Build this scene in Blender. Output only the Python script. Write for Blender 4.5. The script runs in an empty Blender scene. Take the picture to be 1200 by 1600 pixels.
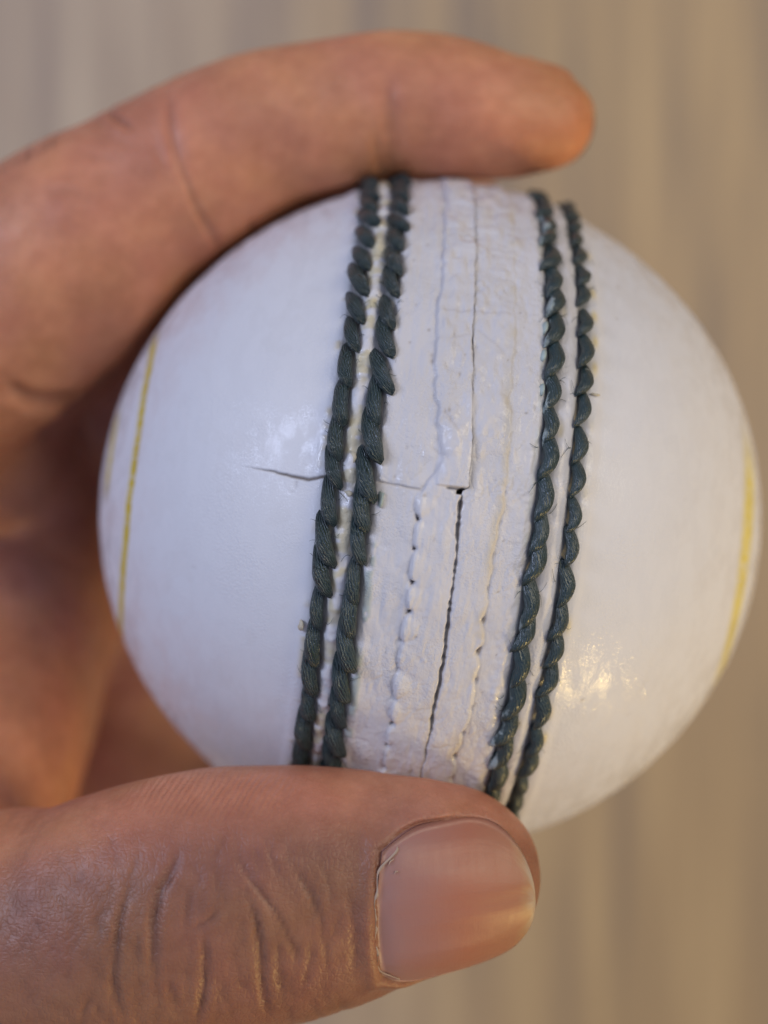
import bpy, math, random
import numpy as np
from mathutils import Vector, Matrix
from mathutils.bvhtree import BVHTree

# ------------------------------------------------------------------ camera, world, lights, exposure
MM = 0.001
LIFT = 160.0                       # height of the ball's centre above the floor (mm)
DIST, FPX = 220.0, 14.1637 * 220.0  # camera distance to the ball's centre plane, focal length in photo pixels
scene = bpy.context.scene
scene.render.engine = 'CYCLES'
scene.cycles.use_denoising = True
scene.cycles.max_bounces = 5
scene.cycles.use_adaptive_sampling = True
scene.cycles.adaptive_threshold = 0.025
coll = scene.collection
rng = np.random.default_rng(7)
random.seed(7)

cam_data = bpy.data.cameras.new('camera')
cam = bpy.data.objects.new('camera', cam_data)
coll.objects.link(cam)
cam.location = (0, 0, (LIFT + DIST) * MM)
cam_data.sensor_fit = 'HORIZONTAL'
cam_data.sensor_width = 36.0
cam_data.lens = 36.0 * FPX / 1200.0
cam_data.clip_start = 0.005
cam_data.clip_end = 50.0
cam_data.dof.use_dof = True
cam_data.dof.focus_distance = (DIST - 35.0) * MM
cam_data.dof.aperture_fstop = 14.0
scene.camera = cam

world = bpy.data.worlds.new('World')
scene.world = world
world.use_nodes = True
bg = world.node_tree.nodes['Background']
bg.inputs[0].default_value = (0.66, 0.72, 1.0, 1)
bg.inputs[1].default_value = 0.36


def area(name, loc, target, size, power, col):
    l = bpy.data.lights.new(name, 'AREA')
    l.shape = 'RECTANGLE'
    l.size, l.size_y = size
    l.energy = power
    l.color = col
    o = bpy.data.objects.new(name, l)
    coll.objects.link(o)
    o.location = loc
    o.rotation_euler = (Vector(target) - Vector(loc)).to_track_quat('-Z', 'Y').to_euler()
    return o


BC = (0.005, 0, LIFT * MM)
area('window_light', (-1.0, 0.45, LIFT * MM + 0.85), BC, (0.30, 0.7), 9.0, (0.62, 0.71, 1.0))
area('ceiling_light', (0.95, 0.38, LIFT * MM + 0.98), BC, (0.8, 0.8), 8.7, (1.0, 0.88, 0.66))
area('warm_lamp', (0.85, -0.85, LIFT * MM + 0.18), BC, (0.15, 0.15), 5.0, (1.0, 0.70, 0.24))

scene.view_settings.view_transform = 'Standard'
scene.view_settings.look = 'None'
scene.view_settings.exposure = 0.0
scene.view_settings.gamma = 1.0


# ------------------------------------------------------------------ helpers
def P(px, py, z):
    """world mm (ball-centre plane z = 0) for a photo pixel at depth z"""
    s = (DIST - z) / FPX
    return np.array([(px - 600) * s, -(py - 800) * s, z])


def W(p):
    q = np.array(p, float).copy()
    q[..., 2] += LIFT
    return q * MM


def make_mesh(name, verts, faces, smooth=True):
    me = bpy.data.meshes.new(name)
    faces = np.asarray(faces)
    n, k = faces.shape
    me.vertices.add(len(verts))
    me.vertices.foreach_set('co', np.asarray(verts, np.float32).ravel())
    me.loops.add(n * k)
    me.loops.foreach_set('vertex_index', faces.astype(np.int32).ravel())
    me.polygons.add(n)
    me.polygons.foreach_set('loop_start', np.arange(0, n * k, k, dtype=np.int32))
    if smooth:
        me.polygons.foreach_set('use_smooth', np.ones(n, bool))
    me.update(calc_edges=True)
    me.validate()
    return me


def obj(name, me, mat=None, parent=None, **props):
    o = bpy.data.objects.new(name, me)
    coll.objects.link(o)
    if mat is not None and me is not None and not me.materials:
        me.materials.append(mat)
    o.parent = parent
    for k, v in props.items():
        o[k] = v
    return o


def point_attr(me, name, arr):
    arr = np.asarray(arr, np.float32)
    if arr.ndim == 1:
        a = me.attributes.new(name, 'FLOAT', 'POINT')
        a.data.foreach_set('value', arr)
    else:
        a = me.attributes.new(name, 'FLOAT_COLOR', 'POINT')
        c = np.ones((len(arr), 4), np.float32)
        c[:, :3] = arr
        a.data.foreach_set('color', c.ravel())


def sstep(a, b, x):
    t = np.clip((x - a) / (b - a), 0, 1)
    return t * t * (3 - 2 * t)


class VNoise:
    """smooth value noise on a lattice, any number of dimensions up to 3"""
    def __init__(self, seed):
        self.t = np.random.default_rng(seed).random((64, 64, 64)).astype(np.float32)

    def __call__(self, x, y=0.0, z=0.0):
        x, y, z = np.broadcast_arrays(np.asarray(x, float), y, z)
        i, j, k = np.floor(x).astype(int), np.floor(y).astype(int), np.floor(z).astype(int)
        fx, fy, fz = x - i, y - j, z - k
        fx, fy, fz = [f * f * (3 - 2 * f) for f in (fx, fy, fz)]
        r = 0
        for a in (0, 1):
            for b in (0, 1):
                for c in (0, 1):
                    r = r + self.t[(i + a) & 63, (j + b) & 63, (k + c) & 63] * \
                        (fx if a else 1 - fx) * (fy if b else 1 - fy) * (fz if c else 1 - fz)
        return r * 2 - 1


N1, N2, N3 = VNoise(1), VNoise(2), VNoise(3)


class NT:
    """short-hand for building a node material"""
    def __init__(self, name):
        self.mat = bpy.data.materials.new(name)
        self.mat.use_nodes = True
        self.t = self.mat.node_tree
        self.b = self.t.nodes['Principled BSDF']

    def n(self, typ, ins=None, **attrs):
        nd = self.t.nodes.new(typ)
        for k, v in attrs.items():
            setattr(nd, k, v)
        for k, v in (ins or {}).items():
            self.set(nd.inputs[k], v)
        return nd

    def set(self, sock, v):
        if isinstance(v, bpy.types.NodeSocket):
            self.t.links.new(v, sock)
        else:
            sock.default_value = v

    def p(self, **kw):
        for k, v in kw.items():
            self.set(self.b.inputs[k.replace('_', ' ')], v)

    def math(self, op, a, b=0.0, c=0.0):
        nd = self.n('ShaderNodeMath', operation=op)
        for i, v in enumerate((a, b, c)):
            self.set(nd.inputs[i], v)
        return nd.outputs[0]

    def mix(self, fac, a, b, mode='MIX'):
        nd = self.n('ShaderNodeMix', data_type='RGBA', blend_type=mode)
        self.set(nd.inputs[0], fac)
        self.set(nd.inputs[6], a)
        self.set(nd.inputs[7], b)
        return nd.outputs[2]

    def ramp(self, fac, stops):
        nd = self.n('ShaderNodeValToRGB')
        el = nd.color_ramp.elements
        while len(el) < len(stops):
            el.new(0.5)
        for e, (p, c) in zip(el, stops):
            e.position = p
            e.color = c if len(c) == 4 else (*c, 1)
        self.set(nd.inputs[0], fac)
        return nd.outputs[0]

    def noise(self, vec, scale, detail=2.0, rough=0.5, out=0):
        nd = self.n('ShaderNodeTexNoise', {'Scale': scale, 'Detail': detail, 'Roughness': rough})
        if vec is not None:
            self.set(nd.inputs['Vector'], vec)
        return nd.outputs[out]

    def coord(self, which='Object'):
        return self.n('ShaderNodeTexCoord').outputs[which]

    def mapping(self, vec, scale=(1, 1, 1), rot=(0, 0, 0)):
        return self.n('ShaderNodeMapping', {'Vector': vec, 'Scale': scale, 'Rotation': rot}).outputs[0]

    def attr(self, name, out='Color'):
        return self.n('ShaderNodeAttribute', attribute_name=name).outputs[out]

    def bump(self, h, dist, strength=1.0, normal=None):
        nd = self.n('ShaderNodeBump', {'Height': h, 'Distance': dist, 'Strength': strength})
        if normal is not None:
            self.set(nd.inputs['Normal'], normal)
        return nd.outputs[0]


# ------------------------------------------------------------------ materials
def mat_floor():
    m = NT('wood_floor')
    c = m.coord()
    wob = m.noise(m.mapping(c, (6, 3, 1)), 1.0, 2)
    big = m.noise(m.mapping(c, (16, 2.5, 1)), 1.0, 2, 0.5)
    mid = m.noise(m.mapping(c, (105, 8.0, 1)), 1.0, 3, 0.6)
    fine = m.noise(m.mapping(c, (420, 14, 1)), 1.0, 3, 0.6)
    g = m.math('ADD', m.math('MULTIPLY', big, 0.40), m.math('MULTIPLY', mid, 0.60))
    g = m.math('ADD', g, m.math('MULTIPLY', m.math('SUBTRACT', fine, 0.5), 0.2))
    col = m.ramp(g, [(0.34, (0.195, 0.155, 0.120)), (0.44, (0.400, 0.283, 0.158)),
                     (0.53, (0.505, 0.350, 0.178)), (0.66, (0.665, 0.485, 0.250))])
    col = m.mix(m.math('MULTIPLY', wob, 0.25), col, (0.300, 0.270, 0.250, 1))
    sx = m.n('ShaderNodeSeparateXYZ', {'Vector': c})
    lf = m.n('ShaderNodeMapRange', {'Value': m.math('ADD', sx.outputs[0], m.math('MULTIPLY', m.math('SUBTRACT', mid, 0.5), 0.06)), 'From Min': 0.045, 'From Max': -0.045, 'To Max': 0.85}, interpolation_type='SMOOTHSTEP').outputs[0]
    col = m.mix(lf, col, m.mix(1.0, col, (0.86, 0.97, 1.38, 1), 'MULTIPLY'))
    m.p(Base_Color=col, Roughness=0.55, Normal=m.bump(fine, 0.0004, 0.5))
    m.b.inputs['Specular IOR Level'].default_value = 0.3
    return m.mat


def mat_leather():
    m = NT('painted_leather')
    c = m.coord()
    col = m.attr('paint')
    sc = m.noise(c, 130, 3, 0.6)
    col = m.mix(m.math('MULTIPLY', m.math('GREATER_THAN', sc, 0.62), 0.05), col, (0.50, 0.44, 0.38, 1))
    grain = m.noise(c, 4200, 2, 0.6)
    patch = m.n('ShaderNodeMapRange', {'Value': m.noise(c, 170, 2), 'From Min': 0.42, 'From Max': 0.62, 'To Min': 0.25, 'To Max': 1.0}).outputs[0]
    cell = m.n('ShaderNodeTexVoronoi', {'Vector': c, 'Scale': 4200.0})
    streak = m.noise(m.mapping(c, (180, 180, 2600)), 1.0, 3, 0.6)
    wear = m.attr('wear', 'Fac')
    h = m.math('ADD', m.math('MULTIPLY', grain, m.math('MULTIPLY', patch, m.math('ADD', 0.75, m.math('MULTIPLY', wear, 0.6)))),
               m.math('MULTIPLY', streak, m.math('ADD', 0.12, m.math('MULTIPLY', wear, 0.35))))
    h = m.math('ADD', h, m.math('MULTIPLY', cell.outputs['Distance'], m.math('MULTIPLY', patch, 0.3)))
    rough = m.math('ADD', 0.42, m.math('MULTIPLY', m.noise(c, 90, 3), 0.2))
    glit = m.bump(m.noise(m.mapping(c, (1, 1, 1.5)), 2900, 2, 0.65), 0.00005, 1.0)
    m.p(Coat_Weight=m.math('MULTIPLY', m.n('ShaderNodeMapRange', {'Value': m.noise(m.mapping(c, (1, 1, 2.4)), 230, 3, 0.65), 'From Min': 0.43, 'From Max': 0.60}).outputs[0], 0.70), Coat_Roughness=0.09, Coat_Normal=glit)
    m.b.inputs['Specular IOR Level'].default_value = 0.35
    m.p(Base_Color=col, Roughness=rough, Normal=m.bump(h, 0.00010, 0.8))
    return m.mat


def mat_stitch(name, fibre, residue):
    """waxed green thread; residue = how much pale paint is left on it"""
    m = NT(name)
    uv = m.coord('UV')
    c = m.coord('Object')
    rnd = m.n('ShaderNodeObjectInfo').outputs['Random']
    sep = m.n('ShaderNodeSeparateXYZ', {'Vector': uv})
    u, v = sep.outputs[0], sep.outputs[1]
    jit = m.noise(m.n('ShaderNodeVectorMath', {0: c, 1: m.n('ShaderNodeCombineXYZ', {0: rnd, 1: rnd, 2: rnd}).outputs[0]},
                      operation='ADD').outputs[0], 1400, 3, 0.6)
    ph = m.math('ADD', m.math('MULTIPLY', v, 17.0), m.math('MULTIPLY', u, 5.0))
    ph = m.math('ADD', ph, m.math('MULTIPLY', jit, 2.2))
    st = m.math('SINE', m.math('MULTIPLY', ph, 6.2832))
    base = m.mix(jit, (0.009, 0.025, 0.028, 1), (0.024, 0.052, 0.057, 1))
    base = m.mix(m.math('MULTIPLY', rnd, 0.5), base, (0.019, 0.034, 0.030, 1))
    fade = m.math('MULTIPLY', m.math('MULTIPLY', m.math('ADD', st, 1.0), 0.20), fibre)
    base = m.mix(fade, base, (0.10, 0.14, 0.13, 1))
    off = m.n('ShaderNodeVectorMath', {0: c, 1: m.n('ShaderNodeCombineXYZ', {0: m.math('MULTIPLY', rnd, 3.0), 1: rnd}).outputs[0]},
              operation='ADD').outputs[0]
    n2 = m.noise(off, 900, 3, 0.6)
    if residue:
        sx = m.n('ShaderNodeSeparateXYZ', {'Vector': c})
        side = m.math('MULTIPLY', sx.outputs[1], -1100.0)     # towards the left flank of the lobe
        mk = m.math('ADD', side, m.math('MULTIPLY', m.math('SUBTRACT', n2, 0.5), 2.2))
        mk = m.math('ADD', mk, m.math('MULTIPLY', m.math('SUBTRACT', rnd, 0.5), 1.0))
        mk = m.n('ShaderNodeMapRange', {'Value': mk, 'From Min': 0.85, 'From Max': 1.15}).outputs[0]
        base = m.mix(m.math('MULTIPLY', mk, residue), base, (0.40, 0.47, 0.45, 1))
    chip = m.n('ShaderNodeMapRange', {'Value': n2, 'From Min': 0.70, 'From Max': 0.73}).outputs[0]
    base = m.mix(m.math('MULTIPLY', chip, 0.55), base, (0.45, 0.46, 0.40, 1))
    h = m.math('ADD', m.math('MULTIPLY', st, 0.55 * fibre), m.math('MULTIPLY', jit, 1.2))
    m.p(Base_Color=base, Roughness=m.math('ADD', 0.24, m.math('MULTIPLY', jit, 0.35)), Normal=m.bump(h, 0.00013, 1.0))
    m.b.inputs['Specular IOR Level'].default_value = 0.5
    m.p(Coat_Weight=m.math('MULTIPLY', n2, 0.9), Coat_Roughness=0.16, Coat_Normal=m.bump(h, 0.00008, 1.0))
    return m.mat


def mat_skin():
    m = NT('skin')
    c = m.coord()
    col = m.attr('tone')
    blotch = m.noise(c, 95, 3, 0.55)
    red = m.n('ShaderNodeMapRange', {'Value': blotch, 'From Min': 0.42, 'From Max': 0.70}).outputs[0]
    col = m.mix(m.math('MULTIPLY', red, 0.30), col, (0.34, 0.120, 0.070, 1))
    hue = m.n('ShaderNodeMapRange', {'Value': m.noise(c, 48, 3, 0.6), 'From Min': 0.40, 'From Max': 0.62}).outputs[0]
    col = m.mix(m.math('MULTIPLY', hue, 0.55), col, m.mix(1.0, col, (1.0, 0.86, 1.22, 1), 'MULTIPLY'))
    fine = m.noise(c, 520, 3, 0.6)
    col = m.mix(m.n('ShaderNodeMapRange', {'Value': fine, 'From Min': 0.35, 'From Max': 0.65}).outputs[0], col, m.mix(1.0, col, (0.88, 0.83, 0.80, 1), 'MULTIPLY'))
    # fine skin lines: stretched cells crossing each other
    v1 = m.n('ShaderNodeTexVoronoi', {'Vector': m.mapping(c, (1900, 1100, 1100), (0, 0, 0.5)), 'Scale': 1.0},
             feature='DISTANCE_TO_EDGE').outputs['Distance']
    v2 = m.n('ShaderNodeTexVoronoi', {'Vector': m.mapping(c, (900, 2000, 1200), (0.2, 0, 0.3)), 'Scale': 1.0},
             feature='DISTANCE_TO_EDGE').outputs['Distance']
    e1 = m.n('ShaderNodeMapRange', {'Value': v1, 'From Min': 0.0, 'From Max': 0.22}).outputs[0]
    e2 = m.n('ShaderNodeMapRange', {'Value': v2, 'From Min': 0.0, 'From Max': 0.22}).outputs[0]
    h = m.math('MULTIPLY', m.math('ADD', m.math('MULTIPLY', e1, 0.6), m.math('MULTIPLY', e2, 0.5)), m.noise(c, 120, 2))
    lines = m.math('MULTIPLY', m.math('SUBTRACT', 1.0, m.math('MULTIPLY', e1, e2)), m.n('ShaderNodeMapRange', {'Value': m.noise(c, 160, 2), 'From Min': 0.4, 'From Max': 0.65}).outputs[0])
    col = m.mix(m.math('MULTIPLY', lines, 0.12), col, (0.15, 0.065, 0.04, 1))
    h = m.math('ADD', h, m.math('MULTIPLY', m.noise(c, 3800, 2), 0.5))
    sx = m.n('ShaderNodeSeparateXYZ', {'Vector': m.mapping(c, (1, 1, 1), (0, 0, 0.55))})
    rid = m.math('SINE', m.math('ADD', m.math('MULTIPLY', sx.outputs[0], 11500.0), m.math('MULTIPLY', m.noise(c, 260, 2), 9.0)))
    h = m.math('ADD', h, m.math('MULTIPLY', rid, m.math('MULTIPLY', m.attr('ridge', 'Fac'), 0.55)))
    rough = m.math('ADD', 0.36, m.math('MULTIPLY', fine, 0.2))
    m.p(Base_Color=col, Roughness=rough, Normal=m.bump(h, 0.00009, 0.7))
    m.b.inputs['Subsurface Weight'].default_value = 0.22
    m.b.inputs['Subsurface Radius'].default_value = (1.0, 0.38, 0.20)
    m.b.inputs['Subsurface Scale'].default_value = 0.0024
    m.b.inputs['Specular IOR Level'].default_value = 0.45
    return m.mat


def mat_nail():
    m = NT('nail')
    uv = m.coord('UV')
    c = m.coord()
    sep = m.n('ShaderNodeSeparateXYZ', {'Vector': uv})
    u, v = sep.outputs[0], sep.outputs[1]
    cloud = m.noise(m.mapping(uv, (3, 5, 1)), 1.0, 3)
    col = m.ramp(m.math('ADD', u, m.math('MULTIPLY', m.math('SUBTRACT', cloud, 0.5), 0.25)),
                 [(0.0, (0.350, 0.190, 0.165)), (0.25, (0.385, 0.165, 0.125)), (0.55, (0.420, 0.145, 0.080)),
                  (0.86, (0.400, 0.160, 0.078)), (0.93, (0.42, 0.22, 0.10)), (1.0, (0.46, 0.36, 0.24))])
    st = m.noise(m.mapping(uv, (1.2, 26, 1)), 1.0, 3)
    col = m.mix(m.math('MULTIPLY', st, 0.25), col, (0.36, 0.20, 0.13, 1))
    scr = m.noise(m.mapping(uv, (22, 2.5, 1), (0, 0, 0.1)), 1.0, 4, 0.7)
    h = m.math('ADD', m.math('MULTIPLY', st, 0.35), m.math('MULTIPLY', m.noise(c, 1300, 3), 0.35))
    h = m.math('ADD', h, m.math('MULTIPLY', scr, 0.3))
    m.p(Base_Color=col, Roughness=m.math('ADD', 0.33, m.math('MULTIPLY', scr, 0.22)), Normal=m.bump(h, 0.00012, 0.5))
    m.b.inputs['Subsurface Weight'].default_value = 0.12
    m.b.inputs['Subsurface Radius'].default_value = (1.0, 0.5, 0.35)
    m.b.inputs['Subsurface Scale'].default_value = 0.0015
    return m.mat


def mat_plain(name, col, rough=0.6):
    m = NT(name)
    n = m.noise(m.coord(), 900, 3, 0.6)
    m.p(Base_Color=m.mix(n, tuple(0.75 * x for x in col) + (1,), tuple(min(1, 1.2 * x) for x in col) + (1,)), Roughness=rough)
    return m.mat


M_FLOOR, M_LEATHER = mat_floor(), mat_leather()
M_ST_L = mat_stitch('thread_twisted', 1.0, 0.0)
M_ST_R1 = mat_stitch('thread_painted', 0.3, 0.7)
M_ST_R2 = mat_stitch('thread_smooth', 0.3, 0.0)
M_SKIN, M_NAIL = mat_skin(), mat_nail()
M_CUT = mat_plain('dry_cuticle', (0.44, 0.32, 0.24), 0.7)
M_HAIR = mat_plain('dark_hair', (0.02, 0.014, 0.01), 0.5)
M_FIBRE = mat_plain('thread_fibre', (0.09, 0.11, 0.09), 0.6)
M_CHIP = mat_plain('cream_chip', (0.62, 0.55, 0.40), 0.55)
M_MINT = mat_plain('mint_chip', (0.40, 0.47, 0.43), 0.4)

# ------------------------------------------------------------------ the floor
fl = make_mesh('wood_floor', np.array([(-6, -6, 0), (6, -6, 0), (6, 6, 0), (-6, 6, 0)]), [(0, 1, 2, 3)], False)
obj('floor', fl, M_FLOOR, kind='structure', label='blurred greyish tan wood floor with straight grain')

# ------------------------------------------------------------------ the cricket ball
R = 36.0
CB = np.array([4.9743, -0.4635, 0.0])
n_ax = np.array([0.9911859, -0.12170233, -0.05233596])
t_ax = np.array([0.12153303, 0.99256664, -0.00641711])
w_ax = np.array([0.0527279, 0.0, 0.99860892])
BALL_ROT = Matrix(((w_ax[0], t_ax[0], -n_ax[0]), (w_ax[1], t_ax[1], -n_ax[1]), (w_ax[2], t_ax[2], -n_ax[2]))).to_4x4()
ball = obj('cricket_ball', None, label='white cricket ball with four rows of dark green stitching along its seam', category='ball')
ball.matrix_world = Matrix.Translation(Vector(W(CB))) @ BALL_ROT


def ball_pt(s, v, r):
    """ball-local mm: s across the seam, v along it (both arc mm at R), r radius"""
    la, ph = np.asarray(s) / R, np.asarray(v) / R
    return np.stack([r * np.cos(la) * np.cos(ph), r * np.cos(la) * np.sin(ph), -r * np.sin(la) * np.ones_like(ph)], -1)


HALF = math.pi * R
ROWS = {  # name: (v knots, s knots)
    'L2': ([-HALF, -60, -28, 5, 40, 70, HALF], [-11.6, -11.6, -11.4, -12.1, -11.3, -11.4, -11.6]),
    'L1': ([-HALF, -60, -26, 5, 40, 70, HALF], [-8.4, -8.5, -8.55, -8.85, -8.15, -8.3, -8.4]),
    'R1': ([-HALF, -60, -28, 15, 38, 70, HALF], [7.4, 7.5, 7.55, 7.5, 6.7, 7.2, 7.4]),
    'R2': ([-HALF, -60, -30, -10, 20, 38, 70, HALF], [10.4, 10.4, 10.35, 10.75, 10.6, 9.9, 10.2, 10.4]),
}


def row_s(name, v):
    a, b = ROWS[name]
    return np.interp(v, a, b)


def slit_s(v):
    return np.interp(v, [-HALF, -40, -24, -14, -8.5, -3.7, 0.5, 2.4, 2.8, 6.5, 12.8, 19.8, 28.5, 41.7, HALF],
                     [0.0, 0.1, 0.3, 0.4, 0.3, 0.2, 0.0, 0.0, 0.45, 0.42, -0.1, -0.5, -0.6, -0.7, 0.0]) \
        + 0.07 * N1(v * 0.8, 3.1) + 0.05 * N1(v * 2.3, 7.7)


def inner_l(v):
    return np.interp(v, [-HALF, -25, -13.6, -3, 1.8, 2.4, 5, 8, 12.4, 18, 24, 37, HALF],
                     [-3.6, -3.5, -3.7, -3.6, -3.75, -3.6, -2.3, -2.8, -3.6, -3.9, -3.7, -3.6, -3.6]) + 0.12 * N2(v * 0.9, 0.5)


def inner_r(v):
    return np.interp(v, [-HALF, -24, -17.5, -8, -2, 2, 7, 12, 18, 25, 36, HALF],
                     [3.4, 3.3, 3.8, 3.5, 3.5, 3.9, 4.0, 3.6, 3.6, 3.4, 3.3, 3.4]) + 0.15 * N2(v * 0.7, 9.5)


def spaced(segs):
    out = []
    for a, b, d in segs:
        out.append(np.linspace(a, b, max(2, int(round(abs(b - a) / d)) + 1))[:-1])
    return np.concatenate(out)


QL = HALF / 2 * 0.9995
v_grid = spaced([(-HALF, -66, 1.2), (-66, -34, 0.4), (-34, 1.2, 0.17), (1.2, 3.4, 0.07), (3.4, 46, 0.17), (46, 66, 0.4), (66, HALF, 1.2)])
u_half = np.concatenate([spaced([(0.0, 0.04, 0.04), (0.04, 1.2, 0.075), (1.2, 14.5, 0.13), (14.5, 24, 0.3), (24, 33, 0.6), (33, 41, 0.16), (41, 44.5, 0.5), (44.5, 49, 0.25), (49, QL, 0.6)]), [QL]])
STEP = 3.3                          # stitch spacing, mm


def surface(sgn):
    """one leather half: grid of (s, v) with relief and paint colour"""
    V, U = np.meshgrid(v_grid, u_half, indexing='ij')
    fall = np.clip(1 - U / 5.0, 0, 1)
    S = sgn * U + slit_s(V) * fall * fall * (3 - 2 * fall)
    h = np.zeros_like(S)
    wear = np.exp(-(np.abs(S) / 10.5) ** 6)
    # overall bulge of the seam band and soft dents
    h += 0.45 * np.exp(-(np.abs(S) / 12.5) ** 4)
    h += 0.10 * N1(S * 0.12 + 5, V * 0.10) * np.exp(-(np.abs(S) / 30) ** 6)
    h += wear * (0.08 * N1(S * 0.9, V * 0.35) + 0.055 * N2(S * 2.3, V * 0.8) + 0.030 * N3(S * 4.0, V * 3.6))
    crk = np.abs(N2(S * 1.1 + 0.6 * N1(V * 0.8, S), V * 0.22 + 8))
    h -= wear * 0.10 * np.exp(-(crk / 0.07) ** 2) * (0.5 + 0.5 * N1(V * 0.3, S * 0.4))
    puck = sstep(0, 6, V) * np.exp(-(np.abs(S) / 4.2) ** 6)
    h += puck * (0.17 * N3(S * 0.8 + 3, V * 0.55) + 0.11 * N1(S * 1.7, V * 1.5))
    col = np.ones(S.shape + (3,)) * np.array([0.745, 0.735, 0.740])
    band = np.array([0.70, 0.670, 0.660])
    col += (band - col) * wear[..., None]
    blot = 0.5 + 0.5 * N1(S * 0.35 + 3, V * 0.3)
    col *= (1 - 0.07 * (blot * wear)[..., None])

    def tint(mask, c):
        nonlocal col
        mk = np.clip(mask, 0, 1)[..., None]
        col = col * (1 - mk) + np.array(c) * mk

    dots = np.random.default_rng(23)
    for k in range(70):
        ds, dv_, dr_ = dots.uniform(-8, 8) if k < 50 else dots.uniform(-30, 30), dots.uniform(-28, 40), dots.uniform(0.07, 0.17)
        if ds * sgn < 0.3:
            continue
        q = np.exp(-(((S - ds) / (dr_ * dots.uniform(0.6, 1.4))) ** 2 + ((V - dv_) / (dr_ * dots.uniform(0.6, 1.8))) ** 2))
        h -= 0.06 * q
        tint(dots.uniform(0.25, 0.7) * q, (0.30, 0.24, 0.19))
    # trenches of the four green rows
    for nm, wd, dp in (('L2', 0.72, 0.42), ('L1', 0.75, 0.42), ('R1', 0.70, 0.36), ('R2', 0.62, 0.34)):
        d = S - row_s(nm, V)
        h -= dp * np.exp(-(d / wd) ** 4)
        h += 0.12 * np.exp(-((np.abs(d) - 1.5) / 0.6) ** 2)
        tint(0.8 * np.exp(-(d / (wd * 0.8)) ** 6), (0.16, 0.17, 0.15))
    if sgn < 0:
        # ridge between the two left rows: cream facets where the paint has flaked, notches between
        d2, d1 = S - row_s('L2', V), S - row_s('L1', V)
        mid = np.exp(-((S - 0.5 * (row_s('L1', V) + row_s('L2', V))) / 0.75) ** 4)
        ph = V / STEP + 0.25 * N1(V * 0.5, 2.2)
        cell = ph - np.floor(ph)
        kk = np.floor(ph)
        amp = 0.5 + 0.5 * N2(kk * 1.7, 4.4)
        facet = mid * np.exp(-((cell - 0.45) / (0.16 + 0.14 * amp)) ** 4)
        h += mid * 0.22 - facet * (0.10 + 0.22 * amp) + mid * 0.09 * N3(S * 1.9, V * 1.7)
        cover = sstep(-30, 12, V) * sstep(44, 20, V)
        tint(facet * sstep(0.35, 0.75, amp + 0.25 * N1(S * 1.2, V * 1.2)) * (0.45 + 0.55 * cover), (0.62, 0.52, 0.30))
        tint(0.85 * np.exp(-((S - 0.5 * (row_s('L1', V) + row_s('L2', V))) / 1.0) ** 4) * sstep(-0.15, 0.25, N1(V * 0.75, 12.5) + 0.5 * N2(S * 1.5, V * 1.9)), (0.64, 0.56, 0.36))
        mint = np.exp(-((d1 - 1.35 - 0.2 * N1(V * 0.9, 1.5)) / 0.42) ** 4) * sstep(0.05, 0.35, N1(V * 0.55, 3.3) + 0.6 * N2(S * 1.8, V * 1.4) + 0.15) * sstep(2.5, 0.0, V)
        tint(0.8 * mint, (0.40, 0.46, 0.42))
        h += 0.08 * mint
        # cream stains on the outer flank of the outermost row
        st = np.exp(-((d2 + 1.15) / 0.38) ** 2) * sstep(0.15, 0.6, N2(V * 0.55, 1.3) + 0.4 * N1(V * 1.9, S))
        tint(0.75 * st, (0.62, 0.52, 0.33))
        h += 0.10 * st
        # inner painted row: leaf-shaped lobes standing on its right, pits in the notches
        e = S - inner_l(V)
        low = sstep(3.0, 0.0, V)
        ph = V / 2.95 + 0.18
        cell, kk = ph - np.floor(ph), np.floor(ph)
        along = np.clip(1 - ((cell - 0.5) / 0.47) ** 2, 0, 1)
        jit = 0.15 * N2(kk * 3.3, 0.7)
        wave = -0.32 * along + 0.16 + jit
        edge = sstep(wave - 0.10, wave + 0.12, e)                 # raised plate right of the scalloped edge
        le = e - 0.12 + 0.25 * (cell - 0.5) + 0.10 * N3(V * 1.7, 2.0)
        lobe = np.where(le < 0, np.exp(-(le / (0.30 * np.sqrt(along) + 0.02)) ** 2), np.exp(-(le / (0.85 * along + 0.10)) ** 2)) * along ** 0.7
        lsz = 0.25 + 0.9 * (0.5 + 0.5 * N2(kk * 5.1, 3.0))
        h += low * (0.20 * edge * sstep(-9, -2, -np.abs(e)) + 0.33 * lobe * lsz)
        tint(0.3 * low * lobe, (0.72, 0.72, 0.74))
        pit = low * np.exp(-((e - 0.12 - jit) / 0.17) ** 2) * np.exp(-((np.minimum(cell, 1 - cell)) / 0.085) ** 2)
        deep = sstep(0.0, 0.7, N1(kk * 2.1, 8.8))
        h -= 0.7 * pit * (0.15 + deep)
        tint(pit * deep * 0.9, (0.10, 0.08, 0.065))
        line = np.exp(-((e - wave + 0.08) / 0.10) ** 2)
        h -= low * 0.10 * line
        tint(low * line * 0.30, (0.42, 0.36, 0.32))
        # upper half: smooth wandering edge with a raised plate to its right
        up = 1 - low
        e2 = e - 0.12 * N1(V * 0.55, 6.1) - 0.10 * N2(V * 1.3, 2.9)
        h += up * (0.28 * sstep(-0.22, 0.22, e2) - 0.16 * np.exp(-(e2 / 0.14) ** 2))
        h += up * 0.14 * np.exp(-((e2 - 1.2) / 0.8) ** 2) * (0.6 + 0.6 * N1(V * 0.35, 1.1))
        tint(up * 0.25 * np.exp(-(e2 / 0.13) ** 2) * (1 + N2(V * 0.8, 3.3)), (0.36, 0.33, 0.33))
        # plate that ends in a step beside the slit
        step = sstep(2.55, 2.75, V) * sstep(-2.6, -2.2, S) * sstep(9, 7, V)
        h += 0.26 * step
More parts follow.
